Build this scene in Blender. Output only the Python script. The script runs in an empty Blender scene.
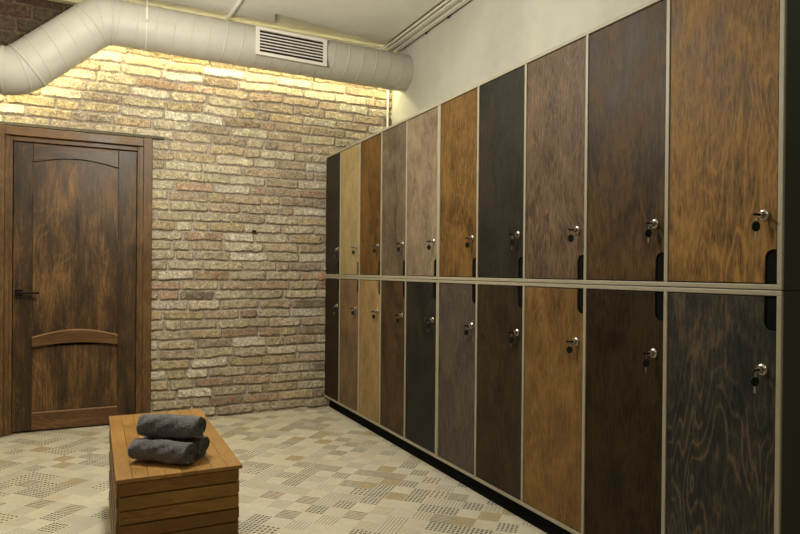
import bpy, bmesh, math, random
import numpy as np
from mathutils import Vector, Matrix

C = bpy.context.scene
COL = C.collection
PI = math.pi

# ------------------------------------------------------------------ camera
cam_d = bpy.data.cameras.new('camera')
cam = bpy.data.objects.new('camera', cam_d)
COL.objects.link(cam)
C.camera = cam
cam_d.sensor_width = 36.0
cam_d.lens = 28.346
cam_d.shift_y = 0.0089
cam_d.clip_start = 0.05
cam.matrix_world = Matrix(((0.8990102, -0.0061529, -0.4378844, 0.0),
                           (-0.4378391, 0.0074700, -0.8990223, 0.0),
                           (0.0088026, 0.9999532, 0.0040216, 1.15),
                           (0, 0, 0, 1)))

# ------------------------------------------------------------------ world, exposure
w = bpy.data.worlds.new('world')
C.world = w
w.use_nodes = True
w.node_tree.nodes['Background'].inputs[0].default_value = (0.55, 0.58, 0.5, 1)
w.node_tree.nodes['Background'].inputs[1].default_value = 0.0
C.view_settings.view_transform = 'Standard'
C.view_settings.look = 'None'
C.view_settings.gamma = 1
C.view_settings.use_curve_mapping = False
C.view_settings.exposure = -0.22

# ------------------------------------------------------------------ ceiling lamp and an added fill lamp (their housings are built further down)
LAMPS = [  # x, y, z, watts
    (0.20, 2.98, 2.46, 150),
    (-0.20, -0.10, 2.40, 21),  # added fill behind the camera, brightens the ceiling and duct front
]
LAMP_COL = (1.0, 0.96, 0.84)
for (lx, ly, lz, pw) in LAMPS:
    ld = bpy.data.lights.new('pendant_or_fill_light', 'POINT')
    ld.shadow_soft_size = .09
    ld.energy = pw; ld.color = LAMP_COL
    lo = bpy.data.objects.new('pendant_or_fill_light', ld)
    COL.objects.link(lo)
    lo.location = (lx, ly, lz)
LED_STRENGTH = 84.0
LED_COL = (1.0, 0.90, 0.50)

# ------------------------------------------------------------------ room numbers
D = 5.07       # brick wall
XL = 1.757     # locker fronts
XR = 2.367     # right wall
XW = -1.75     # left wall
YF = -1.5      # wall behind the camera
ZC = 3.09      # ceiling

# ------------------------------------------------------------------ helpers
def smooth(o, ang=None):
    for p in o.data.polygons:
        p.use_smooth = True
    if ang is not None:
        m = o.modifiers.new('edges', 'EDGE_SPLIT'); m.split_angle = math.radians(ang)

class MB:
    def __init__(self):
        self.bm = bmesh.new()
    def box(self, x0, x1, y0, y1, z0, z1, bev=0.0, seg=2):
        r = bmesh.ops.create_cube(self.bm, size=1.0)
        vs = r['verts']
        for v in vs:
            v.co = Vector((x0 + (v.co.x + .5) * (x1 - x0), y0 + (v.co.y + .5) * (y1 - y0), z0 + (v.co.z + .5) * (z1 - z0)))
        if bev > 0:
            es = list({e for v in vs for e in v.link_edges})
            bmesh.ops.bevel(self.bm, geom=es, offset=bev, segments=seg, affect='EDGES', profile=0.5)
        return self
    def tube(self, pts, r, n=12, caps=True):
        pts = [Vector(p) for p in pts]
        rs = r if isinstance(r, (list, tuple)) else [r] * len(pts)
        rings = []
        t0 = (pts[1] - pts[0]).normalized()
        up = Vector((0, 0, 1)) if abs(t0.z) < .9 else Vector((1, 0, 0))
        a = t0.cross(up).normalized()
        for i, p in enumerate(pts):
            if i == 0: t = pts[1] - pts[0]
            elif i == len(pts) - 1: t = pts[-1] - pts[-2]
            else: t = (pts[i + 1] - pts[i]).normalized() + (pts[i] - pts[i - 1]).normalized()
            t.normalize()
            a = (a - t * a.dot(t)).normalized()
            b = t.cross(a)
            rings.append([self.bm.verts.new(p + (a * math.cos(2 * PI * k / n) + b * math.sin(2 * PI * k / n)) * rs[i]) for k in range(n)])
        for i in range(len(rings) - 1):
            for k in range(n):
                self.bm.faces.new((rings[i][k], rings[i + 1][k], rings[i + 1][(k + 1) % n], rings[i][(k + 1) % n]))
        if caps:
            self.bm.faces.new(rings[0]); self.bm.faces.new(rings[-1][::-1])
        return self
    def prism(self, poly, axis, a0, a1, bev=0.0):
        """poly: 2-D points; axis 0 -> (y,z), 1 -> (x,z), 2 -> (x,y); extruded a0..a1"""
        def P(q, a):
            return {0: (a, q[0], q[1]), 1: (q[0], a, q[1]), 2: (q[0], q[1], a)}[axis]
        A = [self.bm.verts.new(P(q, a0)) for q in poly]
        B = [self.bm.verts.new(P(q, a1)) for q in poly]
        n = len(poly)
        fs = [self.bm.faces.new(A), self.bm.faces.new(B[::-1])]
        for k in range(n):
            fs.append(self.bm.faces.new((A[k], B[k], B[(k + 1) % n], A[(k + 1) % n])))
        if bev > 0:
            es = [e for e in fs[0].edges] if a0 < a1 else [e for e in fs[1].edges]
            bmesh.ops.bevel(self.bm, geom=es, offset=bev, segments=2, affect='EDGES', profile=.5)
        return self
    def build(self, name, mat, parent=None, base=None):
        bmesh.ops.recalc_face_normals(self.bm, faces=self.bm.faces)
        off = Vector((0, 0, 0))
        if parent is not None:
            p = parent
            while p.parent is not None: p = p.parent
            off = Vector(p.location)
        elif base is not None:
            off = Vector(base)
        for v in self.bm.verts: v.co -= off
        me = bpy.data.meshes.new(name)
        self.bm.to_mesh(me); self.bm.free()
        if mat: me.materials.append(mat)
        o = bpy.data.objects.new(name, me)
        COL.objects.link(o)
        if parent is not None: o.parent = parent
        elif base is not None: o.location = off
        return o

def empty(name, loc):
    o = bpy.data.objects.new(name, None)
    o.empty_display_size = .1
    COL.objects.link(o); o.location = loc
    return o

def tag(o, label=None, cat=None, group=None, kind=None):
    if label: o['label'] = label
    if cat: o['category'] = cat
    if group: o['group'] = group
    if kind: o['kind'] = kind
    return o

def mesh_np(name, verts, quads, mat, parent=None, colors=None):
    me = bpy.data.meshes.new(name)
    me.vertices.add(len(verts)); me.vertices.foreach_set('co', np.asarray(verts, np.float32).ravel())
    q = np.asarray(quads, np.int32)
    me.loops.add(q.size); me.loops.foreach_set('vertex_index', q.ravel())
    me.polygons.add(len(q))
    me.polygons.foreach_set('loop_start', np.arange(0, q.size, 4, dtype=np.int32))
    me.polygons.foreach_set('loop_total', np.full(len(q), 4, np.int32))
    me.update(calc_edges=True)
    if colors is not None:
        a = me.color_attributes.new('Col', 'FLOAT_COLOR', 'POINT')
        c = np.ones((len(verts), 4), np.float32); c[:, :3] = colors
        a.data.foreach_set('color', c.ravel())
    me.polygons.foreach_set('use_smooth', np.ones(len(q), bool))
    me.materials.append(mat)
    me.validate()
    o = bpy.data.objects.new(name, me); COL.objects.link(o)
    if parent is not None: o.parent = parent
    return o

def srgb(r, g, b, sat=1.0):
    m_ = (r + g + b) / 3; r, g, b = (m_ + (q - m_) * sat for q in (r, g, b))
    f = lambda c: ((c / 255 + .055) / 1.055) ** 2.4 if c / 255 > .04045 else c / 255 / 12.92
    return (f(r), f(g), f(b))

# ------------------------------------------------------------------ node helper
class N:
    def __init__(self, name, rough=.6, metal=0.0, spec=.5):
        self.m = bpy.data.materials.new(name); self.m.use_nodes = True
        self.t = self.m.node_tree
        self.b = self.t.nodes['Principled BSDF']
        self.b.inputs['Roughness'].default_value = rough
        self.b.inputs['Metallic'].default_value = metal
        self.b.inputs['Specular IOR Level'].default_value = spec
    def set(self, sock, v):
        if isinstance(v, bpy.types.NodeSocket): self.t.links.new(v, sock)
        elif isinstance(v, (tuple, list)):
            v = tuple(v)
            if len(sock.default_value) == 4 and len(v) == 3: v = v + (1,)
            sock.default_value = v
        else: sock.default_value = v
    def math(self, op, a, b=0.0, c=None, clamp=False):
        n = self.t.nodes.new('ShaderNodeMath'); n.operation = op; n.use_clamp = clamp
        self.set(n.inputs[0], a); self.set(n.inputs[1], b)
        if c is not None: self.set(n.inputs[2], c)
        return n.outputs[0]
    def pos(self, which='Object'):
        n = self.t.nodes.new('ShaderNodeTexCoord'); return n.outputs[which]
    def sep(self, v):
        n = self.t.nodes.new('ShaderNodeSeparateXYZ'); self.set(n.inputs[0], v); return n.outputs
    def comb(self, x, y, z=0.0):
        n = self.t.nodes.new('ShaderNodeCombineXYZ')
        for i, q in enumerate((x, y, z)): self.set(n.inputs[i], q)
        return n.outputs[0]
    def mapp(self, v, scale=(1, 1, 1), loc=(0, 0, 0)):
        n = self.t.nodes.new('ShaderNodeMapping'); self.set(n.inputs[0], v)
        n.inputs['Scale'].default_value = scale; n.inputs['Location'].default_value = loc
        return n.outputs[0]
    def noise(self, v, scale=5, detail=3, rough=.5, dist=0.0):
        n = self.t.nodes.new('ShaderNodeTexNoise'); self.set(n.inputs['Vector'], v)
        n.inputs['Scale'].default_value = scale; n.inputs['Detail'].default_value = detail
        n.inputs['Roughness'].default_value = rough; n.inputs['Distortion'].default_value = dist
        return n.outputs[0]
    def white(self, v):
        n = self.t.nodes.new('ShaderNodeTexWhiteNoise'); n.noise_dimensions = '3D'
        self.set(n.inputs['Vector'], v); return n.outputs
    def ramp(self, v, stops):
        n = self.t.nodes.new('ShaderNodeValToRGB'); self.set(n.inputs[0], v)
        e = n.color_ramp.elements
        while len(e) > len(stops): e.remove(e[-1])
        while len(e) < len(stops): e.new(1.0)
        for i, (p, c) in enumerate(stops):
            e[i].position = p; e[i].color = tuple(c) + (1,)
        return n.outputs[0]
    def mix(self, f, a, b, mode='MIX'):
        n = self.t.nodes.new('ShaderNodeMix'); n.data_type = 'RGBA'; n.blend_type = mode
        self.set(n.inputs[0], f); self.set(n.inputs[6], a); self.set(n.inputs[7], b)
        return n.outputs[2]
    def maprange(self, v, a, b, c=0.0, d=1.0):
        n = self.t.nodes.new('ShaderNodeMapRange'); self.set(n.inputs[0], v)
        for i, q in enumerate((a, b, c, d)): n.inputs[i + 1].default_value = q
        return n.outputs[0]
    def bump(self, h, strength=.3, dist=.002):
        n = self.t.nodes.new('ShaderNodeBump'); self.set(n.inputs['Height'], h)
        n.inputs['Strength'].default_value = strength; n.inputs['Distance'].default_value = dist
        self.t.links.new(n.outputs[0], self.b.inputs['Normal'])
    def color(self, c): self.set(self.b.inputs['Base Color'], c); return self
    def rough(self, c): self.set(self.b.inputs['Roughness'], c); return self

def plain(name, rgb, rough=.6, metal=0.0, var=.12, scale=6, spec=.5):
    n = N(name, rough, metal, spec)
    nz = n.noise(n.pos(), scale, 4, .6)
    a = tuple(max(0, c * (1 - var)) for c in rgb); b = tuple(min(1, c * (1 + var)) for c in rgb)
    n.color(n.ramp(nz, [(.3, a), (.7, b)]))
    return n.m

def wood(name, dark, mid, light, seed=0, axis='z', figure=.5, blotch=.6, rough=.42, fine=.35, fig_scale=1.0, knots=0.0, spec=.35, stretch=1.0):
    """stained plywood / board: long grain along axis"""
    n = N(name, rough, 0, spec)
    P = n.sep(n.pos())
    # g = along the grain, a,b = across
    g, a, b = {'z': (P[2], P[1], P[0]), 'y': (P[1], P[0], P[2]), 'x': (P[0], P[2], P[1])}[axis]
    v = n.comb(a, g, b)
    s = (seed * 7.31, seed * 3.77, seed * 1.9)
    low = n.noise(n.mapp(v, (4.6 * fig_scale, .95 * fig_scale, 3), s), 1.0, 2.5, .45, .25)
    rings = n.math('SINE', n.math('MULTIPLY', low, 190.0))
    rings = n.math('MULTIPLY_ADD', rings, .5, .5)
    thin = n.math('POWER', rings, 9.0)
    figm = n.maprange(n.noise(n.mapp(v, (5, 2.6, 5), (s[0] + 4, s[1], 9)), 1.0, 3, .55), .42, .62, .0, 1.0)
    blot = n.noise(n.mapp(v, (8, 4.6 * stretch, 8), (s[1], s[0], 3)), 1.0, 6, .66, .4)
    streak = n.noise(n.mapp(v, (120, 15.0 * stretch, 120), (s[2], s[1], 5)), 1.0, 4, .62, .2)
    pores = n.noise(n.mapp(v, (300, 30, 300), (s[0], s[2], 1)), 1.0, 2, .6)
    t = n.math('MULTIPLY', n.math('SUBTRACT', blot, .5), blotch * 3.2)
    t = n.math('ADD', t, n.math('MULTIPLY', n.math('MULTIPLY', n.math('ADD', n.math('MULTIPLY', n.math('SUBTRACT', rings, .5), .22), n.math('MULTIPLY', thin, .95)), figm), figure * .62))
    t = n.math('ADD', t, n.math('MULTIPLY', n.math('SUBTRACT', streak, .5), fine * 3.0))
    t = n.math('ADD', t, n.math('MULTIPLY', n.math('SUBTRACT', pores, .5), fine * 2.2))
    t = n.math('ADD', t, .46)
    if knots > 0:
        vn = n.t.nodes.new('ShaderNodeTexVoronoi'); vn.inputs['Scale'].default_value = 1.0
        n.set(vn.inputs['Vector'], n.mapp(v, (5.5, 3.0, .01), (s[1], s[2], 0)))
        k = n.maprange(vn.outputs['Distance'], .03, .16, 1.0, 0.0)
        t = n.math('SUBTRACT', t, n.math('MULTIPLY', k, knots))
    col = n.ramp(t, [(0.12, dark), (.5, mid), (.9, light)])
    n.color(col)
    n.bump(n.math('ADD', pores, n.math('MULTIPLY', t, .6)), .12, .001)
    n.rough(n.maprange(blot, .3, .7, rough - .06, rough + .1))
    return n.m

# ------------------------------------------------------------------ numpy noise
rng = np.random.default_rng(7)
def vnoise(x, y, fx, fy, seed=0):
    r = np.random.default_rng(seed)
    T = r.random((257, 257))
    X = x * fx + 50.3; Y = y * fy + 70.7
    xi = np.floor(X).astype(int); yi = np.floor(Y).astype(int)
    u = X - xi; v = Y - yi
    u = u * u * (3 - 2 * u); v = v * v * (3 - 2 * v)
    xi %= 256; yi %= 256; xj = (xi + 1) % 256; yj = (yi + 1) % 256
    return (T[xi, yi] * (1 - u) * (1 - v) + T[xj, yi] * u * (1 - v) + T[xi, yj] * (1 - u) * v + T[xj, yj] * u * v) - .5
def fbm(x, y, f, oct=3, seed=0, asp=1.0):
    s = 0; a = 1
    for k in range(oct):
        s = s + vnoise(x, y, f * asp * 2 ** k, f * 2 ** k, seed + k * 11) * a; a *= .55
    return s

# ------------------------------------------------------------------ brick wall
DX0, DX1, DZ = -0.574, 0.362, 2.095      # opening behind the door casing
def brick_wall():
    st = 0.0036
    xs = np.arange(-1.75, XR + st, st); zs = np.arange(0.0, ZC + st, st)
    X, Z = np.meshgrid(xs, zs, indexing='ij')
    wx = X + .004 * fbm(X, Z, 9, 3, 3) * 2
    wz = Z + .0045 * fbm(X, Z, 5, 2, 21) * 2 + .006 * fbm(X, Z, 28, 2, 31)
    H = np.zeros_like(X); colr = np.zeros(X.shape + (3,))
    pal1 = np.array([srgb(178, 164, 128), srgb(188, 176, 144), srgb(176, 156, 112), srgb(168, 148, 116),
                    srgb(172, 142, 110), srgb(150, 132, 106), srgb(200, 190, 164), srgb(162, 132, 100),
                    srgb(146, 100, 74), srgb(178, 156, 124), srgb(132, 114, 90)])
    pw1 = np.array([.23, .19, .14, .14, .04, .08, .08, .03, .005, .04, .025])
    pal2 = np.array([srgb(92, 66, 42), srgb(74, 54, 36), srgb(110, 76, 44), srgb(84, 70, 50)])
    pw2 = np.array([.3, .3, .2, .2])
    mort = np.array(srgb(172, 160, 138))
    colr[:] = mort
    edge_n = .0062 * fbm(X, Z, 30, 2, 77) + .0030 * fbm(X, Z, 110, 2, 5)
    stain = fbm(X, Z, 22, 3, 91); stain2 = fbm(X, Z, 60, 2, 17); pit = fbm(X, Z, 90, 2, 49)
    # the darker and coarser courses show above the sloping duct at the left
    dark_zone = (X < .12) & (Z > np.maximum(2.45, 2.45 + (X + .455) * .87))
    colr[dark_zone] = srgb(104, 84, 60)
    r_ = np.random.default_rng(12)
    for (zone, ch, LL, z_off, pal, pw) in ((~dark_zone, .0755, .280, .012, pal1, pw1), (dark_zone, .098, .30, .03, pal2, pw2)):
      row = np.floor((wz - z_off) / ch).astype(int)
      nr = row.max() + 2
      fz = (wz - z_off) - row * ch
      for k in range(-1, nr):
        m = (row == k) & zone
        if not m.any(): continue
        x = -1.9 + r_.random() * .2
        while x < XR + .1:
            L = LL + r_.normal() * .014 if r_.random() > .17 else LL * .5 + r_.normal() * .02
            j = .007 + r_.random() * .006
            g0 = .0035 + r_.random() * .004; g1 = .0035 + r_.random() * .004
            tilt = r_.normal() * .010
            mm = m & (wx > x - .004) & (wx < x + L + .004)
            if mm.any():
                xx = wx[mm]; zz = fz[mm] + tilt * (xx - x - L / 2)
                dx = np.minimum(xx - x, x + L - j - xx); dz = np.minimum(zz - g0, ch - g1 - zz)
                rr = .014
                qx = np.maximum(rr - dx, 0); qz = np.maximum(rr - dz, 0)
                d = np.where((dx < rr) & (dz < rr), rr - np.sqrt(qx ** 2 + qz ** 2), np.minimum(dx, dz))
                d = d + edge_n[mm]
                t = np.clip(d / .0065, 0, 1); t = t * t * (3 - 2 * t)
                dep = .017 + r_.random() * .009
                sl = r_.normal() * .04
                h = t * (dep + sl * (zz - ch / 2) + .0055 * stain2[mm] + .004 * stain[mm] - .016 * np.clip(pit[mm] - .38, 0, 1))
                H[mm] = np.maximum(H[mm], h)
                c = pal[r_.choice(len(pal), p=pw)].copy(); c = c * (.88 + .2 * r_.random())
                c2 = pal[r_.choice(len(pal), p=pw)] * .6 + c * .4
                if r_.random() < .05 and pal is pal1: c2 = np.array(srgb(158, 102, 70))
                mixf = np.clip((stain[mm] + r_.normal() * .15) * 2.2, 0, 1)[:, None] * (.35 + .5 * r_.random())
                cc = c * (1 - mixf) + c2 * mixf
                cc = cc * (1 + .42 * stain2[mm] + .30 * pit[mm] - 1.6 * np.clip(pit[mm] + stain2[mm] * .6 - .42, 0, .5))[:, None]
                o_ = colr[mm]
                colr[mm] = o_ * (1 - t[:, None]) + cc * t[:, None]
            x += L
    base = .002 * fbm(X, Z, 50, 2, 3)
    H = np.maximum(H, base)
    low = 1 + .12 * fbm(X, Z, 1.3, 3, 8)
    colr *= low[..., None]
    gm = colr.mean(-1, keepdims=True); colr = gm + (colr - gm) * .76; colr *= .95; colr *= np.array([1.04, 1.02, 1.03])
    colr = np.clip(colr, .005, .95)
    Y = D - H
    nx, nz = X.shape
    idx = np.arange(nx * nz).reshape(nx, nz)
    cx = (X[:-1, :-1] + X[1:, 1:]) / 2; cz = (Z[:-1, :-1] + Z[1:, 1:]) / 2
    keep = ~((cx > DX0) & (cx < DX1) & (cz < DZ))
    q = np.stack([idx[:-1, :-1], idx[1:, :-1], idx[1:, 1:], idx[:-1, 1:]], -1)[keep]
    V = np.stack([X, Y, Z], -1).reshape(-1, 3)
    n = N('old_brick', .88, 0, .2)
    at = n.t.nodes.new('ShaderNodeAttribute'); at.attribute_name = 'Col'
    p = n.pos()
    f = n.noise(p, 120, 4, .65); g = n.noise(p, 28, 4, .6)
    k = n.maprange(f, .32, .68, .50, 1.42)
    c = n.mix(1.0, at.outputs[0], n.comb(k, k, k), 'MULTIPLY')
    k2 = n.maprange(g, .52, .72, 0.0, .5)
    c = n.mix(k2, c, n.mix(1.0, c, (1.7, 1.75, 1.85), 'MULTIPLY'))
    pt = n.noise(n.mapp(p, (1, 1, 1.6)), 75, 3, .6)
    c = n.mix(n.maprange(pt, .64, .70, 0.0, .75), c, srgb(84, 66, 46))
    n.color(c); n.bump(f, .5, .003)
    o = mesh_np('wall_back', V, q, n.m, None, colr.reshape(-1, 3))
    tag(o, kind='structure')
brick_wall()

# ------------------------------------------------------------------ plaster, ceiling
def plaster(name, rgb, stain=.1):
    n = N(name, .85, 0, .2)
    p = n.pos()
    a = n.noise(p, 1.6, 5, .6); b = n.noise(p, 14, 4, .6)
    c1 = tuple(x * (1 - stain) for x in rgb); c2 = tuple(min(1, x * (1 + stain * .6)) for x in rgb)
    c = n.ramp(a, [(.35, c1), (.6, c2)])
    k = n.maprange(b, .64, .76, 0.0, .22)
    c = n.mix(k, c, tuple(x * .5 for x in rgb))
    n.color(c); n.bump(b, .25, .004)
    return n.m
M_plaster = plaster('right_wall_plaster', srgb(189, 187, 174), .12)
M_plaster2 = plaster('side_plaster', srgb(150, 142, 122))
M_ceil = plaster('ceiling_paint', srgb(216, 212, 192), .06)
M_board = plaster('plasterboard', srgb(228, 225, 214), .06)

def struct(mb, name, mat):
    o = mb.build(name, mat); tag(o, kind='structure'); return o
struct(MB().box(XR, XR + .1, YF, D + .15, 0, ZC), 'wall_right', M_plaster)
struct(MB().box(XW - .1, XW, YF, D + .15, 0, ZC), 'wall_left', M_plaster2)
struct(MB().box(XW, XR, YF - .1, YF, 0, ZC), 'wall_front', M_plaster2)
struct(MB().box(XW - .1, XR + .1, YF - .1, D + .15, ZC, ZC + .1), 'ceiling', M_ceil)
# plasterboard lining that stops short of the brick wall with a notched edge
edge = [(XW + .01, 4.83), (.15, 4.83), (.48, 4.80), (1.215, 4.805), (1.250, 4.80), (1.205, 4.645), (1.33, 4.66), (1.66, 4.715), (1.96, 4.80), (2.20, 4.86), (2.20, YF + .01), (XW + .01, YF + .01)]
struct(MB().prism(edge, 2, 3.064, 3.0895), 'trim_1', M_board)
struct(MB().box(-.30, 2.20, 4.99, 5.045, 3.02, 3.0895, .003), 'trim_2', plain('edge_batten', srgb(186, 178, 136), .7))
# dark steel lintel above the door
struct(MB().box(-.70, .475, 5.043, 5.10, 2.128, 2.150, .003), 'trim_3', plain('lintel_steel', srgb(84, 80, 66), .7, .2, .35, 22))

# ------------------------------------------------------------------ floor
def floor_mat():
    n = N('patchwork_floor', .55, 0, .3)
    P = n.sep(n.pos())
    s = 1 / (math.sqrt(2) * .1)
    u = n.math('ADD', n.math('MULTIPLY', n.math('ADD', P[0], P[1]), s), .10)
    v = n.math('ADD', n.math('MULTIPLY', n.math('SUBTRACT', P[1], P[0]), s), -.07)
    cu = n.math('FLOOR', u); cv = n.math('FLOOR', v)
    fu = n.math('SUBTRACT', u, cu); fv = n.math('SUBTRACT', v, cv)
    wn = n.white(n.comb(cu, cv, 3.0)); r1 = wn[0]
    w2 = n.white(n.comb(cu, cv, 9.0))[0]
    # patches gather in loose rows: half of the picks follow a coarser row noise
    rowv = n.white(n.comb(n.math('FLOOR', n.math('MULTIPLY', cv, .5)), n.math('FLOOR', n.math('MULTIPLY', cu, .3333)), 5.0))[0]
    chk = n.math('MODULO', n.math('ABSOLUTE', n.math('ADD', cu, cv)), 2.0)
    sel = n.math('FRACT', n.math('ADD', n.math('MULTIPLY', r1, .8), n.math('MULTIPLY', rowv, .35)))
    cream = n.ramp(w2, [(0, srgb(200, 192, 171)), (.35, srgb(206, 199, 180)), (.7, srgb(197, 191, 175)), (1, srgb(203, 194, 171))])
    n.t.nodes[-1].color_ramp.interpolation = 'CONSTANT' if False else 'LINEAR'
    plainc = n.math('MULTIPLY', chk, n.math('LESS_THAN', n.white(n.comb(cu, cv, 17.0))[0], .52))
    sel = n.math('MULTIPLY', sel, n.math('SUBTRACT', 1.0, plainc))
    def band(a, b): return n.math('MULTIPLY', n.math('GREATER_THAN', sel, a), n.math('LESS_THAN', sel, b))
    def dots(k, rad, ph=0.0):
        a = n.math('SUBTRACT', n.math('FRACT', n.math('MULTIPLY', fu, k)), .5)
        b = n.math('SUBTRACT', n.math('FRACT', n.math('MULTIPLY', fv, k)), .5)
        d = n.math('SQRT', n.math('ADD', n.math('MULTIPLY', a, a), n.math('MULTIPLY', b, b)))
        return n.math('LESS_THAN', d, rad)
    def stripes(c, k, wd): return n.math('LESS_THAN', n.math('FRACT', n.math('MULTIPLY', c, k)), wd)
    inset = n.math('MULTIPLY', n.math('MULTIPLY', n.math('GREATER_THAN', fu, .05), n.math('LESS_THAN', fu, .95)),
                   n.math('MULTIPLY', n.math('GREATER_THAN', fv, .05), n.math('LESS_THAN', fv, .95)))
    dk = srgb(66, 60, 52); bn = srgb(120, 82, 54); gy = srgb(112, 106, 94); tan = srgb(180, 162, 128)
    alt = n.white(n.comb(n.math('FLOOR', n.math('MULTIPLY', u, 4.0)), n.math('FLOOR', n.math('MULTIPLY', v, 4.0)), 1.0))[0]
    dkbn = n.mix(n.math('GREATER_THAN', alt, .5), dk, bn)
    c = cream
    # 1 tan square with a concentric line
    ring = n.math('MAXIMUM', n.math('ABSOLUTE', n.math('SUBTRACT', fu, .5)), n.math('ABSOLUTE', n.math('SUBTRACT', fv, .5)))
    rl = n.math('LESS_THAN', n.math('FRACT', n.math('MULTIPLY', ring, 9.0)), .3)
    tanc = n.mix(rl, tan, srgb(150, 134, 104))
    c = n.mix(band(.60, .69), c, tanc)
    # 2 dense dark dots
    f2 = n.math('MULTIPLY', n.math('MULTIPLY', band(.22, .42), inset), dots(5.0, .36))
    c = n.mix(n.math('MULTIPLY', f2, .95), c, dk)
    # 3 coarse dots brown and dark
    f3 = n.math('MULTIPLY', n.math('MULTIPLY', band(.42, .49), inset), dots(4.0, .30))
    c = n.mix(f3, c, dkbn)
    # 4 dark stripes
    f4 = n.math('MULTIPLY', band(.49, .56), stripes(fu, 6.0, .5))
    c = n.mix(n.math('MULTIPLY', f4, .85), c, dkbn)
    # 5 pale stripes the other way
    f5 = n.math('MULTIPLY', band(.69, .80), stripes(fv, 6.0, .35))
    c = n.mix(n.math('MULTIPLY', f5, .6), c, gy)
    # 6 crossed hatching
    f6 = n.math('MULTIPLY', band(.12, .22), n.math('MAXIMUM', stripes(fv, 5.0, .25), stripes(fu, 5.0, .25)))
    c = n.mix(n.math('MULTIPLY', f6, .5), c, gy)
    # 7 soft tan stripes
    f7 = n.math('MULTIPLY', band(.56, .60), stripes(fu, 7.0, .45))
    c = n.mix(n.math('MULTIPLY', f7, .55), c, srgb(168, 140, 104))
    # 8 plain greyish patch
    c = n.mix(n.math('MULTIPLY', band(.88, .94), .5), c, srgb(176, 170, 152))
    nz = n.noise(n.pos(), 30, 5, .65); n2 = n.noise(n.pos(), 2.2, 4, .6)
    k = n.math('MULTIPLY', n.maprange(nz, .25, .75, .82, .99), n.maprange(n2, .3, .7, .93, 1.04))
    c = n.mix(1.0, c, n.comb(k, k, k), 'MULTIPLY')
    # fine wear breaks up the print
    wear = n.maprange(n.noise(n.pos(), 70, 3, .7), .52, .7, 0.0, .4)
    c = n.mix(wear, c, srgb(206, 195, 165))
    n.color(c); n.bump(nz, .1, .001)
    return n.m
struct(MB().box(XW - .1, XR + .1, YF - .1, D + .15, -.05, 0), 'floor', floor_mat())

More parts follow.
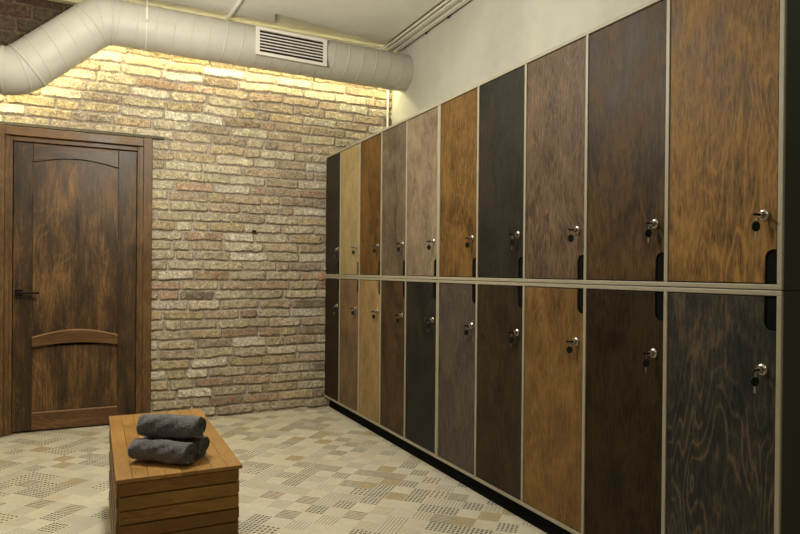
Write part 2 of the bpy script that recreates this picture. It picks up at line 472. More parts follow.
# ------------------------------------------------------------------ door
def make_door():
    t = empty('door_1', ((DX0 + DX1) / 2, D, 0)); tag(t, kind='structure')
    dk, md, lt = srgb(26, 20, 11), srgb(66, 48, 27), srgb(118, 86, 48)
    mw = wood('stained_pine_upright', dk, md, lt, 3, 'z', .3, .5, .42, .24, .8, .3, .35, .38)
    mp = wood('stained_pine_panel', srgb(28, 21, 11), srgb(78, 56, 30), srgb(134, 99, 55), 5, 'z', .3, .55, .42, .26, .8, .3, .35, .38)
    mr = wood('stained_pine_rail', dk, srgb(84, 58, 33), srgb(132, 94, 54), 8, 'x', .3, .45, .42, .16, .8, .2, .35, .38)
    mr2 = wood('stained_pine_lower_rail', srgb(50, 34, 19), srgb(98, 68, 38), srgb(146, 108, 64), 9, 'x', .3, .4, .38, .16, .8, .1, .45, .38)
    mc = wood('casing_pine', srgb(54, 39, 22), srgb(98, 71, 40), srgb(138, 104, 62), 11, 'z', .2, .3, .45, .2, .8, 0, .35)
    mch = wood('casing_pine_head', srgb(54, 39, 22), srgb(98, 71, 40), srgb(138, 104, 62), 12, 'x', .2, .3, .45, .2, .8, 0, .35)
    # casing boards stand proud of the brick
    for nm, (a, b, c, d) in (('casing', (.331, .393, 0, 2.125)), ('casing', (-.607, -.546, 0, 2.125))):
        MB().box(a, b, 5.030, 5.105, c, d, .004).build(nm, mc, t)
    MB().box(-.546, .331, 5.032, 5.105, 2.062, 2.123, .004).build('casing', mch, t)
    # jambs with a stop bead
    jb = MB()
    jb.box(.291, .331, 5.066, 5.20, 0, 2.062, .003).box(.303, .331, 5.050, 5.066, 0, 2.062, .002)
    jb.build('jamb', mc, t)
    jb = MB()
    jb.box(-.546, -.502, 5.066, 5.20, 0, 2.062, .003).box(-.546, -.520, 5.050, 5.066, 0, 2.062, .002)
    jb.build('jamb', mc, t)
    MB().box(-.502, .291, 5.066, 5.20, 2.030, 2.062, .003).build('jamb', mch, t)
    # leaf : stiles, rails, recessed panels
    y0, y1 = 5.092, 5.135
    x0, x1 = -.499, .288
    sa, sb = -.383, .165
    lf = empty('leaf', (0, 0, 0)); lf.parent = t
    lf_root = lf
    def part(mb, nm, m): 
        o = mb.build(nm, m, t); o.parent = lf_root; return o
    part(MB().box(x0, sa, y0, y1, .012, 2.027, .003), 'stile', mw)
    part(MB().box(sb, x1, y0, y1, .012, 2.027, .003), 'stile', mw)
    n = 24
    xs = [sa + (sb - sa) * i / n for i in range(n + 1)]
    def arch(z, r): return [(x, z + r * math.sin(PI * (x - sa) / (sb - sa))) for x in xs]
    part(MB().prism([(sa, 2.027)] + arch(1.897, .042) + [(sb, 2.027)], 1, y0, y1, .004), 'rail', mr)
    part(MB().prism(arch(.667, .047) + arch(.598, .024)[::-1], 1, y0 - .010, y1, .003), 'rail', mr2)
    part(MB().box(sa, sb, y0 - .001, y1, .012, .137, .003), 'rail', mr2)
    me = plain('worn_edge_highlight', srgb(150, 116, 84), .35, 0, .2, 12)  # lighter strips paint the gloss highlight and wear on the rail top edges
    part(MB().prism([(a, b - .007) for a, b in arch(.668, .047)] + [(a, b + .002) for a, b in arch(.668, .047)[::-1]], 1, y0 - .013, y0 + .004, .002), 'edge_highlight', me)
    part(MB().box(sa, sb, y0 - .004, y0 + .004, .131, .139, .002), 'edge_highlight', me)
    part(MB().box(sa - .01, sb + .01, y0 + .020, y1 - .006, .60, 1.98), 'panel', mp)
    part(MB().box(sa - .01, sb + .01, y0 + .020, y1 - .006, .10, .64), 'panel', mp)
    mh = plain('black_handle', srgb(44, 38, 34), .3, .8)
    h = MB().box(-.487, -.440, y0 - .008, y0, .955, 1.005, .004)
    h.tube([(-.463, y0 - .006, .98), (-.463, y0 - .040, .98)], .010, 14)
    h.box(-.472, -.335, y0 - .052, y0 - .036, .970, .988, .004)
    o = h.build('door_handle', mh, t); o.parent = lf_root; o['label'] = 'black lever handle'
    # dark room beyond is closed by a back panel of the frame
    struct(MB().box(DX0 - .05, DX1 + .05, 5.21, 5.24, 0, 2.15), 'wall_beyond_door', M_plaster2)
    return t
make_door()

# ------------------------------------------------------------------ lockers
ZB, Z2, Z1, ZT = .091, 1.090, 1.122, 2.112
ZM = (Z1 + Z2) / 2
ST = .0155
M_frame = plain('beige_metal_frame', srgb(146, 138, 118), .5, 0, .05, 9)
M_body = plain('dark_green_metal', srgb(46, 50, 38), .55, 0, .08, 3)
M_recess = plain('black_recess', (.002, .002, .002), .8, spec=.1)
M_kick = plain('black_plinth', (.0025, .0025, .0024), .8, spec=.1)
M_chrome = plain('chrome', srgb(176, 170, 160), .26, 1.0, .03)
M_black = plain('black_plastic', (.0035, .0035, .004), .5, spec=.25)
M_steel = plain('key_steel', srgb(150, 146, 138), .3, 1.0)

def tri(r, g, b, lo=.42, hi=1.6):
    m = srgb(r * .80, g * .825, b * .80, .95)
    return tuple(c * lo for c in m), m, tuple(min(1, c * hi) for c in m)

# colour of each door: (r,g,b), figure, blotch, fine, words
UP = [((52, 44, 34), .25, .4, .25, 'dark charcoal brown wood door', 'charcoal brown'),
      ((188, 158, 114), .15, .25, .15, 'pale beige wood door', 'pale beige'),
      ((116, 78, 36), .3, .5, .3, 'orange brown wood door', 'orange brown'),
      ((112, 91, 75), .3, .5, .25, 'grey brown wood door', 'grey brown'),
      ((146, 121, 101), .2, .35, .2, 'light taupe wood door', 'light taupe'),
      ((119, 83, 41), .4, .6, .3, 'golden brown wood door', 'golden brown'),
      ((50, 42, 34), .45, .45, .25, 'nearly black wood door', 'nearly black'),
      ((116, 89, 70), .4, .4, .3, 'rosy grey brown wood door', 'rosy grey brown'),
      ((82, 57, 30), .55, .7, .35, 'dark walnut brown wood door', 'dark walnut'),
      ((142, 101, 52), .8, .55, .3, 'honey brown wood door with swirling grain', 'honey brown')]
LO = [((50, 38, 20), .3, .5, .3, 'very dark brown wood door', 'very dark brown'),
      ((134, 101, 76), .25, .4, .2, 'dull mid brown wood door', 'dull mid brown'),
      ((170, 134, 90), .2, .3, .18, 'light tan wood door', 'light tan'),
      ((78, 56, 34), .45, .7, .3, 'mottled dark brown wood door', 'mottled dark brown'),
      ((42, 37, 31), .4, .5, .25, 'blackened wood door', 'blackened'),
      ((90, 76, 69), .35, .35, .25, 'smoky grey wood door', 'smoky grey'),
      ((60, 46, 31), .4, .55, .3, 'dark umber wood door', 'dark umber'),
      ((134, 96, 54), .4, .4, .18, 'warm caramel brown wood door', 'caramel brown'),
      ((50, 34, 15), .5, .6, .35, 'dark chocolate brown wood door', 'dark chocolate brown'),
      ((82, 74, 64), .85, .5, .3, 'charcoal grey wood door with swirling grain', 'charcoal grey')]
BA = [5.060, 4.705, 4.300, 3.912, 3.530, 3.1280]     # stile centres, module by the brick wall
BB = [3.1118, 2.716, 2.325, 1.930, 1.537, 1.140]
XD = XL + .004                                      # door face
lock_spots = []

def door_poly(ya, yb, za, zb, upper):
    """outline in (y,z); the grip is a notch at the low-y edge"""
    gw, gh, r = .036, .098, .024
    if upper:
        arc = [(ya + gw - r + r * math.cos(a), za + gh - r + r * math.sin(a)) for a in np.linspace(0, PI / 2, 7)]
        return [(ya + gw, za)] + arc + [(ya, za + gh), (ya, zb), (yb, zb), (yb, za)]
    arc = [(ya + gw - r + r * math.cos(a), zb - gh + r - r * math.sin(a)) for a in np.linspace(0, PI / 2, 7)]
    return [(ya + gw, zb)] + arc + [(ya, zb - gh), (ya, za), (yb, za), (yb, zb)]

def bank(ys, za, zb, upper, cols, label, first):
    yc = (ys[0] + ys[-1]) / 2
    t = empty('locker_bank', (XL + .3, yc, 0 if not upper else za))
    tag(t, label, 'lockers')
    f = MB()
    h = ST / 2
    ya, yb = ys[-1] - h, ys[0] + h * .9
    if upper: za += .0012
    else: zb -= .0012
    f.box(XL, XL + .010, ya, yb, za, za + .0155, .0025, 2)
    f.box(XL, XL + .010, ya, yb, zb - .0155, zb, .0025, 2)
    for y in ys:
        f.box(XL, XL + .010, y - h, min(y + h, yb), za + .0150, zb - .0150, .0020, 2)
    f.build('frame', M_frame, t)
    b = MB()
    e = .0
    b.box(XL + .010, XR - .006, ya, ya + .012, za, zb)
    b.box(XL + .010, XR - .006, yb - .012, yb, za, zb)
    b.box(XL + .010, XR - .006, ya + .012, yb - .012, za, za + .012)
    b.box(XL + .010, XR - .006, ya + .012, yb - .012, zb - .012, zb)
    b.box(XR - .018, XR - .006, ya + .012, yb - .012, za + .012, zb - .012)
    for y in ys[1:-1]: b.box(XL + .010, XR - .018, y - .006, y + .006, za + .012, zb - .012)
    b.build('cabinet_body', M_body, t)
    for i in range(5):
        (rgb, fg, bl, fi, words, short) = cols[i]
        y1, y0 = ys[i] - h - .0012, ys[i + 1] + h + .0030
        if y1 > D: y1 = D - .01
        z0, z1 = za + .016 + .003, zb - .016 - .003
        lo, md, hi = tri(*rgb)
        fi *= 1.45
        if short == 'charcoal grey': lo, md, hi = srgb(27, 30, 30), srgb(48, 46, 41), srgb(84, 70, 55)
        k = first + i + (0 if upper else 10)
        m = wood(short.replace(' ', '_') + '_stain', lo, md, hi, k + 1, 'z', fg, bl, .5, fi, 1.0 + .2 * math.sin(k * 2.3), .12 if fg > .6 else 0.0, .14)
        d = MB().prism(door_poly(y0, y1, z0, z1, upper), 0, XD, XD + .014, .0012).build('door', m, t)
        d['label'] = words
        gw, gh = .036, .098
        gp = [q for q in door_poly(y0, y1, z0, z1, upper)][:9]
        corner = (y0 + .0005, z0) if upper else (y0 + .0005, z1)
        gp = [(a, b) for (a, b) in gp if a <= y0 + gw + 1e-6][:9] + [corner]
        g = MB().prism(gp, 0, XD + .005, XD + .016)
        gr = g.build('grip_recess', M_recess, d)
        ly = y0 + .040
        lz = 1.325 if upper else .873
        l = MB()
        l.tube([(XD, ly, lz), (XD - .003, ly, lz), (XD - .006, ly, lz), (XD - .0075, ly, lz)], [.0170, .0170, .0140, .011], 24)
        l.tube([(XD - .006, ly, lz), (XD - .016, ly, lz), (XD - .019, ly, lz)], [.0100, .0100, .008], 20)
        lk = l.build('lock', M_chrome, d); smooth(lk, 35); lk['label'] = 'round chrome lock'
        lock_spots.append((ly, lz, short, upper))
    return t

bank(BA, ZM, ZT, True, UP[:5], 'upper bank of five lockers standing against the brick wall, on the lower lockers', 0)
bank(BB, ZM, ZT, True, UP[5:], 'upper bank of five lockers nearest the camera, ending in the honey brown door', 5)
lowA = bank(BA, ZB, ZM, False, LO[:5], 'lower bank of five lockers against the brick wall, including the light tan door', 0)
lowB = bank(BB, ZB, ZM, False, LO[5:], 'lower bank of five lockers nearest the camera, ending in the charcoal grey door', 5)
MB().box(XL + .05, XR - .02, BA[-1] - .0072, BA[0], 0, ZB).build('plinth', M_kick, lowA)
MB().box(XL + .05, XR - .02, BB[-1] - .009, BB[0] + .0072, 0, ZB).build('plinth', M_kick, lowB)

# keys: one stands in the lock, its twin hangs from the ring
def make_key():
    t = empty('key_ring', (0, 0, 0))
    # local frame: x towards room is -x, y along the lockers; origin at the lock face centre
    k = MB()
    k.box(-.026, -.018, -.0012, .0012, -.0040, .0040, .0006, 1)
    ring = [(-.036 + .0120 * math.cos(a), 0, .0034 * math.sin(a)) for a in np.linspace(0, 2 * PI, 15)[:-1]]
    k.prism([(p[0], p[2]) for p in ring], 1, -.0022, .0022, .0005)
    o = k.build('key_in_lock', M_black, t); o['label'] = 'black headed key in the lock'
    r = MB()
    cc = Vector((-.0265, .003, -.009))
    r.tube([cc + Vector((.0045 * math.cos(a), .005 * math.cos(a), .0115 * math.sin(a))) for a in np.linspace(0, 2 * PI, 21)], .0009, 6, False)
    o = r.build('ring', M_steel, t); smooth(o)
    k = MB()
    hy = .006
    pts = [(.0115 * math.cos(a), -.034 + .0150 * math.sin(a)) for a in np.linspace(0, 2 * PI, 19)[:-1]]
    k.prism(pts, 1, -.0035, .0035, .0012)
    k.bm.transform(Matrix.Translation((-.0262, hy, 0)) @ Matrix.Rotation(math.radians(-38), 4, 'Z'))
    o = k.build('hanging_key', M_black, t); o['label'] = 'black head of the hanging key'
    k = MB().box(-.0270, -.0254, hy - .003, hy + .003, -.068, -.048, .0004, 1).build('key_blade', M_steel, o)
    return t
key0 = make_key()
def copy_tree(o, parent=None):
    c = o.copy(); COL.objects.link(c); c.parent = parent
    for ch in list(o.children): copy_tree(ch, c)
    return c
rk = random.Random(5)
kids = list(range(len(lock_spots)))
for i, (ly, lz, short, upper) in enumerate(lock_spots):
    k = key0 if i == 0 else copy_tree(key0)
    k.location = (XD, ly, lz)
    k.rotation_euler = (0, 0, rk.uniform(-.25, .1))
    row = 'upper' if upper else 'lower'
    tag(k, f'black headed keys on a ring in the {short} {row} door', 'keys', 'keys hanging from the locker locks')

# ------------------------------------------------------------------ air duct
def make_duct():
    R = .152
    cz = lambda x: 2.851 - .010 * (x - .1)
    P = [Vector((XW + .01, 4.79, 2.425)), Vector((-.455, 4.79, 2.425)), Vector((0.035, 4.79, cz(.03) + .002)), Vector((XR - .002, 4.79, cz(XR)))]
    # rounded elbows
    path = []
    def fillet(a, b, c, rad, n=10):
        d1 = (a - b).normalized(); d2 = (c - b).normalized()
        ang = d1.angle(d2); tl = rad / math.tan(ang / 2)
        s = b + d1 * tl; e = b + d2 * tl
        cen = b + (d1 + d2).normalized() * (rad / math.sin(ang / 2))
        out = []
        a0 = s - cen; a1 = e - cen; tot = a0.angle(a1); ax = a0.cross(a1).normalized()
        for k in range(n + 1):
            out.append(cen + Matrix.Rotation(tot * k / n, 3, ax) @ a0)
        return out
    knots = [P[0]] + fillet(P[0], P[1], P[2], .20) + fillet(P[1], P[2], P[3], .20) + [P[3]]
    # resample
    st = .0022
    samples = []
    for a, b in zip(knots[:-1], knots[1:]):
        L = (b - a).length; n = max(1, int(L / st))
        for k in range(n): samples.append(a + (b - a) * (k / n))
    samples.append(knots[-1])
    n = 56
    V = []; s = 0
    pitch = .118
    ax_y = Vector((0, 1, 0))
    for i, p in enumerate(samples):
        if i: s += (p - samples[i - 1]).length
        a = samples[max(0, i - 3)]; b = samples[min(len(samples) - 1, i + 3)]
        t = (b - a).normalized(); up = t.cross(ax_y).normalized() * -1
        for k in range(n):
            ph = 2 * PI * k / n
            fr = ((s / pitch) + k / n * 1.0) % 1.0
            # lock seam: raised rounded ridge with a thin groove beside it
            d = min(fr, 1 - fr) * pitch
            rr = R + .0046 * math.exp(-(d / .0024) ** 2)
            V.append(p + up * (math.cos(ph) * rr) + ax_y * (math.sin(ph) * rr))
    V = np.array([tuple(v) for v in V])
    m = len(samples)
    i = np.arange(m - 1)[:, None]; k = np.arange(n)[None, :]
    q = np.stack([i * n + k, i * n + (k + 1) % n, (i + 1) * n + (k + 1) % n, (i + 1) * n + k], -1).reshape(-1, 4)
    qc = V[q].mean(1)
    q = q[~((qc[:, 0] > 1.085) & (qc[:, 0] < 1.59) & (qc[:, 1] < 4.79) & (qc[:, 2] > 2.752) & (qc[:, 2] < 2.918))]
    mat = N('duct_paint', .5, 0, .35)
    a = mat.noise(mat.pos(), 7, 5, .6); b = mat.noise(mat.pos(), 45, 3, .6)
    mat.color(mat.ramp(a, [(.3, srgb(176, 172, 160)), (.7, srgb(184, 180, 168))])); mat.bump(b, .08, .002)
    root = empty('air_duct', (.5, 4.79, 2.69))
    tag(root, 'round spiral seamed grey ventilation duct running along the top of the brick wall', 'air duct')
    o = mesh_np('duct_tube', V - np.array(root.location), q, mat.m, root)
    # elbow collars
    def collar(p, t, nm='collar'):
        t = t.normalized()
        MB_ = MB(); MB_.tube([p - t * .009, p - t * .006, p + t * .006, p + t * .009], [R + .001, R + .005, R + .005, R + .001], 56, False)
        c = MB_.build(nm, mat.m, root); smooth(c)
    d12 = (P[2] - P[1])
    f1 = fillet(P[0], P[1], P[2], .20); f2 = fillet(P[1], P[2], P[3], .20)
    collar(f1[0], P[1] - P[0]); collar(f1[-1], d12); collar(f2[0], d12); collar(f2[-1], P[3] - P[2])
    # grille on a short collar box
    mg = plain('white_grille', srgb(214, 208, 198), .45, 0, .03)
    gx0, gx1, gy = 1.062, 1.612, 4.628
    ztl, ztr, h = 2.945, 2.934, .206
    def Z(x, f): return ztl + (ztr - ztl) * (x - gx0) / (gx1 - gx0) - h * f
    gr = MB()
    fw = .030; fh = .115
    def quadbox(xa, xb, fa, fb, ya, yb):
        pts = [(xa, Z(xa, fb)), (xb, Z(xb, fb)), (xb, Z(xb, fa)), (xa, Z(xa, fa))]
        gr.prism(pts, 1, ya, yb, .0015)
    quadbox(gx0, gx1, 0, fh, gy, gy + .014); quadbox(gx0, gx1, 1 - fh, 1, gy, gy + .014)
    quadbox(gx0, gx0 + fw, fh, 1 - fh, gy, gy + .014); quadbox(gx1 - fw, gx1, fh, 1 - fh, gy, gy + .014)
    g = gr.build('grille_frame', mg, root); g['label'] = 'white rectangular air grille frame'
    nl = 7
    for i in range(1, nl):
        f = fh + (1 - 2 * fh) * i / nl
        gr = MB(); quadbox(gx0 + fw, gx1 - fw, f - .021, f + .021, gy + .003, gy + .012)
        gr.build('louvre', mg, g)
    mv = plain('grille_blades', srgb(62, 56, 52), .5)
    gr = MB()
    nb = 30
    for i in range(1, nb):
        x = gx0 + fw + (gx1 - gx0 - 2 * fw) * i / nb
        quadbox(x - .0018, x + .0018, fh, 1 - fh, gy + .016, gy + .034)
    b = gr.build('vertical_blades', mv, g)
    gr = MB(); quadbox(gx0 + .012, gx1 - .012, .05, .95, gy + .036, gy + .16)
    b = gr.build('grille_box', plain('grille_inside', srgb(12, 11, 10), .9, spec=.1), root)
    sk = MB()
    for (xa, xb, fa, fb) in ((gx0 + .006, gx1 - .006, .03, .05), (gx0 + .006, gx1 - .006, .95, .97), (gx0 + .006, gx0 + .012, .05, .95), (gx1 - .012, gx1 - .006, .05, .95)):
        gr = sk
        pts = [(xa, Z(xa, fb)), (xb, Z(xb, fb)), (xb, Z(xb, fa)), (xa, Z(xa, fa))]
        sk.prism(pts, 1, gy + .014, gy + .16)
    sk.build('grille_collar', mat.m, root)
    # hanger: strap round the duct, turnbuckle, rod to the ceiling
    hg = MB(); hx = .319
    c0 = Vector((hx, 4.79, cz(hx)))
    hg.tube([c0 + Vector((0, (R + .005) * math.cos(a), (R + .005) * math.sin(a))) for a in np.linspace(0, 2 * PI, 49)], .0028, 6, False)
    hg.tube([(hx, 4.625, 3.064), (hx, 4.625, 2.93)], .0035, 8)
    hg.tube([(hx, 4.625, 2.935), (hx, 4.625, 2.925), (hx, 4.625, 2.865), (hx, 4.625, 2.855), (hx, 4.632, 2.84)], [.006, .0095, .0095, .015, .005], 12)
    o = hg.build('hanger', plain('hanger_metal', srgb(225, 222, 212), .35, .1), root); smooth(o, 50)
    return root
make_duct()

# warm LED strip in a channel on the wall side of the duct
def make_led():
    root = empty('led_strip', (1.2, 4.95, 2.80))
    tag(root, 'warm LED strip glowing behind the duct above the bricks', 'light strip')
    ml = N('led_light'); ml.b.inputs['Emission Color'].default_value = LED_COL + (1,)
    ml.b.inputs['Emission Strength'].default_value = LED_STRENGTH
    ml.color(LED_COL)
    M_al = plain('led_channel', srgb(170, 165, 150), .5)
    ml2 = N('led_light_up'); ml2.b.inputs['Emission Color'].default_value = LED_COL + (1,)
    ml2.b.inputs['Emission Strength'].default_value = LED_STRENGTH * .20
    ml2.color(LED_COL)
    def run(a, b, up_tape=False):
        a = Vector(a); b = Vector(b); t = (b - a).normalized(); up = t.cross(Vector((0, 1, 0))).normalized() * -1
        if up.z < 0: up = -up
        def strip(y0, y1, u0, u1, nm, mat):
            mb = MB(); vs = []
            for p in (a, b):
                for (y, u) in ((y0, u0), (y1, u0), (y1, u1), (y0, u1)):
                    vs.append(mb.bm.verts.new(p + up * u + Vector((0, y, 0))))
            for k in range(4): mb.bm.faces.new((vs[k], vs[(k + 1) % 4], vs[4 + (k + 1) % 4], vs[4 + k]))
            mb.bm.faces.new(vs[0:4]); mb.bm.faces.new(vs[4:8])
            mb.build(nm, mat, root)
        strip(-.012, .012, .004, .014, 'channel', M_al)
        strip(-.009, .009, 0, .0035, 'diode_tape', ml.m)
        if up_tape: strip(-.009, .009, .0145, .017, 'diode_tape', ml2.m)
    run((.12, 4.955, 2.775), (XR - .03, 4.955, 2.755), True)
    run((.03, 4.955, 2.775), (.12, 4.955, 2.775))
    run((-.43, 4.955, 2.37), (.02, 4.955, 2.765))
    run((XW + .05, 4.955, 2.36), (-.44, 4.955, 2.36))
make_led()

# ------------------------------------------------------------------ pendant lamp and added fill lamp: rose, cord and socket above each bulb
M_white = plain('white_paint', srgb(205, 202, 190), .5, 0, .03)
for i, (lx, ly, lz, pw) in enumerate(LAMPS):
    t = empty('pendant_or_fill_lamp', (lx, ly, 3.064))
    tag(t, ['pendant lamp nearer the brick wall', 'added fill lamp, unseen, above the camera end of the room'][i], 'lamp', 'pendant lamps')
    o = MB().tube([(lx, ly, 3.064), (lx, ly, 3.045), (lx, ly, 3.035)], [.05, .05, .03], 24).build('ceiling_rose', M_white, t)
    o = MB().tube([(lx, ly, 3.036), (lx, ly, lz + .24)], .004, 8).build('cord', M_white, t)
    o = MB().tube([(lx, ly, lz + .24), (lx, ly, lz + .23), (lx, ly, lz + .16)], [.012, .024, .024], 20).build('socket', M_white, t)

# ------------------------------------------------------------------ ceiling conduits
M_cond = plain('white_conduit', srgb(226, 222, 208), .45, 0, .05)
M_condd = plain('grey_trunking', srgb(206, 200, 180), .5, 0, .06)
def tube_thing(name, pts, r, mat, label, cat, group=None, n=10):
    b = Vector(pts[0])
    o = MB().tube(pts, r, n).build(name, mat, None, b)
    smooth(o, 50); tag(o, label, cat, group); return o
tube_thing('cable_conduit', [(.935, 3.0, 3.052), (.922, 4.50, 3.052), (.896, 4.89, 3.045)], .013, plain('bright_conduit', srgb(240, 238, 230), .4, 0, .02),
           'thin white conduit crossing the ceiling towards the duct, left of the grille', 'conduit')
tube_thing('cable_conduit', [(2.318, 5.035, 2.12), (2.318, 5.035, 3.05)], .009, M_cond,
           'thin white vertical conduit beside the brick corner above the lockers', 'conduit')
arc = [(2.215 - .09 + .09 * math.sin(a), 4.925 - .09 + .09 * math.cos(a) , 3.048) for a in np.linspace(0, PI / 2, 8)]
tube_thing('cable_conduit', [(-.25, 4.925, 3.048), (1.0, 4.925, 3.048)] + arc + [(2.215, 1.5, 3.048)], .010, M_condd,
           'grey conduit along the ceiling above the duct, bending round the room corner', 'conduit')
for i, (xa, xb, zz, lab) in enumerate(((2.240, 2.272, 3.036, 'pale cable trunking along the ceiling, farthest from the right wall'),
                                   (2.274, 2.306, 3.042, 'pale cable trunking along the ceiling, middle of three'),
                                   (2.308, 2.342, 3.036, 'pale cable trunking along the ceiling, closest to the right wall'))):
    o = MB().box(xa, xb, 1.5, 4.965, zz, 3.0898, .003).build('cable_trunking', M_cond if i != 1 else M_condd, None, ((xa + xb) / 2, 3.2, zz))
    tag(o, lab, 'cable trunking', 'cable trunking by the right wall')
for i, y in enumerate((4.40, 4.05)):
    o = MB().tube([(2.352, y, 3.03), (2.352, y, 3.05), (2.352, y, 3.0898)], [.010, .012, .012], 12).build('cable_clip', M_black, None, (2.352, y, 3.03))
    tag(o, ['small black clip by the ceiling trunking, nearer the duct', 'small black clip by the ceiling trunking, farther from the duct'][i], 'clip')
# small black hook on the bricks
hk = MB().box(1.140, 1.172, 5.040, 5.066, 1.452, 1.472, .004)
hk.tube([(1.156, 5.045, 1.462), (1.156, 5.025, 1.458), (1.156, 5.018, 1.468)], .005, 10)
o = hk.build('wall_hook', M_black, None, (1.156, 5.06, 1.45)); tag(o, 'small black hook on the brick wall left of the lockers', 'hook')

# ------------------------------------------------------------------ slatted wooden box bench
def make_bench():
    x0, x1, y0, y1, zt = .071, .488, 2.280, 3.295, .45
    t = empty('wooden_bench', ((x0 + x1) / 2, (y0 + y1) / 2, 0))
    tag(t, 'slatted golden wooden box bench standing on the floor in front of the door', 'bench')
    mats = []
    cols = [(184, 130, 62), (174, 121, 55), (190, 136, 67), (178, 125, 58)]
    for i, c in enumerate(cols):
        lo, md, hi = tri(*c, lo=.68, hi=1.28)
        mats.append(wood('bench_board_%s' % 'abcd'[i], lo, md, hi, 31 + i, 'y', .3, .45, .42, .35, 1.2, .1, .35))
    n = 8
    w_ = (x1 - x0) / n
    for i in range(n):
        a = x0 + i * w_
        MB().box(a + .0004, a + w_ - .0004, y0, y1, zt - .013, zt, .0009, 1).build('top_board', mats[(i * 3 + i // 3) % 4], t)
    side = []
    for i, c in enumerate(((156, 104, 40), (138, 90, 34), (172, 119, 50))):
        lo, md, hi = tri(*c, lo=.6, hi=1.3)
        side.append((wood('bench_slat_x_%s' % 'abc'[i], lo, md, hi, 41 + i, 'x', .5, .5, .45, .35, 1.5, .15, .3),
                     wood('bench_slat_y_%s' % 'abc'[i], lo, md, hi, 51 + i, 'y', .5, .5, .45, .35, 1.5, .15, .3)))
    z = zt - .0150; k = 0
    ph = .0475
    while z - ph > -.02:
        za = max(.004, z - ph + .0035)
        e = .0025 if k % 2 else 0
        sm = side[(k * 2 + k // 2) % 3]
        MB().box(x0 + .012, x1 - .015, y0 + .005 - e, y0 + .026, za, z, .002, 1).build('slat', sm[0], t)
        MB().box(x0 + .012, x1 - .015, y1 - .026, y1 - .008 + e, za, z, .002, 1).build('slat', sm[0], t)
        MB().box(x0 + .004 - e, x0 + .020, y0 + .028, y1 - .028, za, z, .002, 1).build('slat', sm[1], t)
        MB().box(x1 - .018, x1 - .007 + e * .5, y0 + .028, y1 - .028, za, z, .002, 1).build('slat', sm[1], t)
        z -= ph; k += 1
    mi = plain('bench_inner_frame', srgb(30, 21, 12), .8)
    fr = MB()
    for (xa, ya) in ((x0 + .022, y0 + .028), (x1 - .06, y0 + .028), (x0 + .022, y1 - .068), (x1 - .06, y1 - .068)):
        fr.box(xa, xa + .038, ya, ya + .04, 0, zt - .014)
    fr.box(x0 + .021, x1 - .019, y0 + .027, y0 + .030, .01, zt - .0145); fr.box(x0 + .021, x1 - .019, y1 - .030, y1 - .027, .01, zt - .0145)
    fr.box(x0 + .0205, x0 + .024, y0 + .03, y1 - .03, .01, zt - .0145); fr.box(x1 - .022, x1 - .0185, y0 + .03, y1 - .03, .01, zt - .0145)
    fr.build('inner_frame', mi, t)
make_bench()

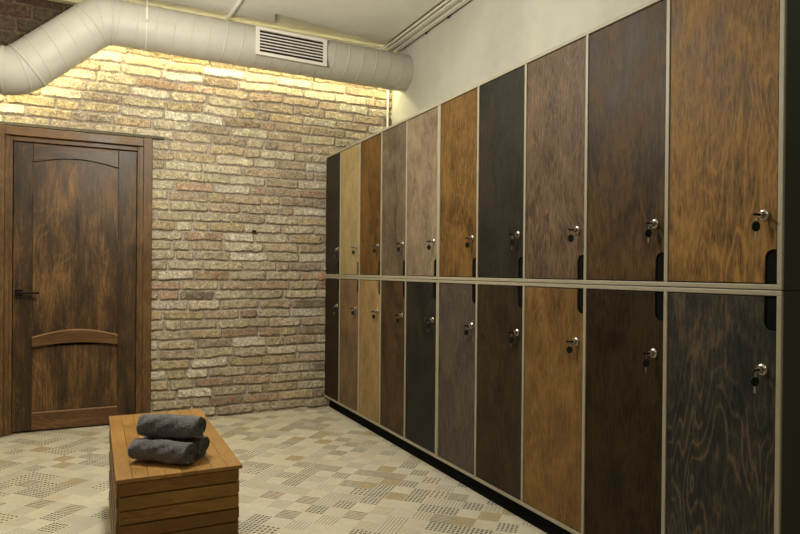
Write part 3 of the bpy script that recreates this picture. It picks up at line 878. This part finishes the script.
# ------------------------------------------------------------------ rolled towels
def towel_mat():
    n = N('grey_terry', .95, 0, .1)
    p = n.pos()
    f = n.noise(p, 300, 2, .6); g = n.noise(p, 80, 5, .7)
    k = n.math('ADD', n.math('MULTIPLY', f, .5), n.math('MULTIPLY', g, .5))
    n.color(n.ramp(k, [(.40, srgb(30, 29, 31)), (.62, srgb(114, 110, 113))]))
    n.b.inputs['Sheen Weight'].default_value = .5
    n.bump(k, 1.0, .009)
    return n.m
M_towel = towel_mat()
def towel(a, b, R, label, seed, squash=1.0, core=.009, loose=0.0):
    a = Vector(a); b = Vector(b)
    ax = (b - a).normalized(); L = (b - a).length
    side = Vector((0, 0, 1)).cross(ax).normalized(); up = Vector((0, 0, 1))
    r_ = random.Random(seed)
    th = .0066
    turns = (R - core) / (th + .0024)
    nt = int(turns * 30); nl = 72
    prof = []
    for i in range(nt + 1):
        f = i / nt
        ang = seed + f * turns * 2 * PI
        r = core + (R - core) * f
        prof.append((ang, r))
    # spiral ends on the underside
    shift = -PI / 2 - prof[-1][0] + .5
    V = []; 
    ph = [r_.uniform(0, 6) for _ in range(8)]
    def wob(s, ang): 
        return (.0016 * math.sin(s * 70 + 4 * ang + ph[4]) * math.sin(2 * ang + ph[5]) + .0022 * math.sin(s * 30 + ph[0] + 2 * ang) + .0016 * math.sin(s * 55 + ph[1] - 3 * ang) + .0012 * math.sin(s * 90 + 5 * ang + ph[2]))
    secs = []
    for j in range(nl + 1):
        s = L * j / nl
        for side_i, dr in ((0, 0.0), (1, -th)):
            for (ang, r) in prof:
                A = ang + shift
                outer = r / R
                rr = r + dr + wob(s, A) * outer ** 2
                e = min(s, L - s)
                if e < .012 and side_i == 0: rr -= .0025 * (1 - e / .012) ** 2
                if side_i == 0: rr += r_.uniform(-.0011, .0011) * outer ** 4
                rr = max(rr, .001)
                end = (1 if j == nl else -1 if j == 0 else 0) * (.004 * math.sin(A * 1.0 + ph[3]) * outer + .006 * (1 - outer) * -1 * (1 + loose))
                x = rr * math.cos(A) * (1 + (1 - squash) * .5); z = rr * math.sin(A) * squash
                V.append(a + ax * (s + end) + side * x + up * z)
    np_ = nt + 1
    per = 2 * np_
    Q = []
    for j in range(nl):
        o0 = j * per; o1 = o0 + per
        for i in range(nt):
            Q.append((o0 + i, o1 + i, o1 + i + 1, o0 + i + 1))
            Q.append((o0 + np_ + i, o0 + np_ + i + 1, o1 + np_ + i + 1, o1 + np_ + i))
        Q.append((o0 + nt, o1 + nt, o1 + np_ + nt, o0 + np_ + nt))
        Q.append((o0, o0 + np_, o1 + np_, o1))
    for j in (0, nl):
        o0 = j * per
        for i in range(nt):
            q = (o0 + i, o0 + i + 1, o0 + np_ + i + 1, o0 + np_ + i)
            Q.append(q if j == 0 else q[::-1])
    V = np.array([tuple(v) for v in V])
    base = np.array([(a.x + b.x) / 2, (a.y + b.y) / 2, V[:, 2].min()])
    o = mesh_np('rolled_towel', V - base, Q, M_towel)
    o.location = base
    tag(o, label, 'towel', 'rolled towels on the bench')
    return o
zt = .45
towel((.139, 2.493, zt + .0462), (.318, 2.347, zt + .0445), .0415, 'rolled dark grey towel lying at the front of the wooden bench, beneath the top roll', 1, 1.0)
towel((.190, 2.580, zt + .0462), (.378, 2.425, zt + .0445), .0415, 'rolled dark grey towel at the back of the stack, mostly hidden by the other two', 2.2, 1.0)
towel((.168, 2.534, zt + .1225), (.362, 2.400, zt + .1225), .0455, 'rolled dark grey towel lying on top of the other two', 4, .97, .014, .3)
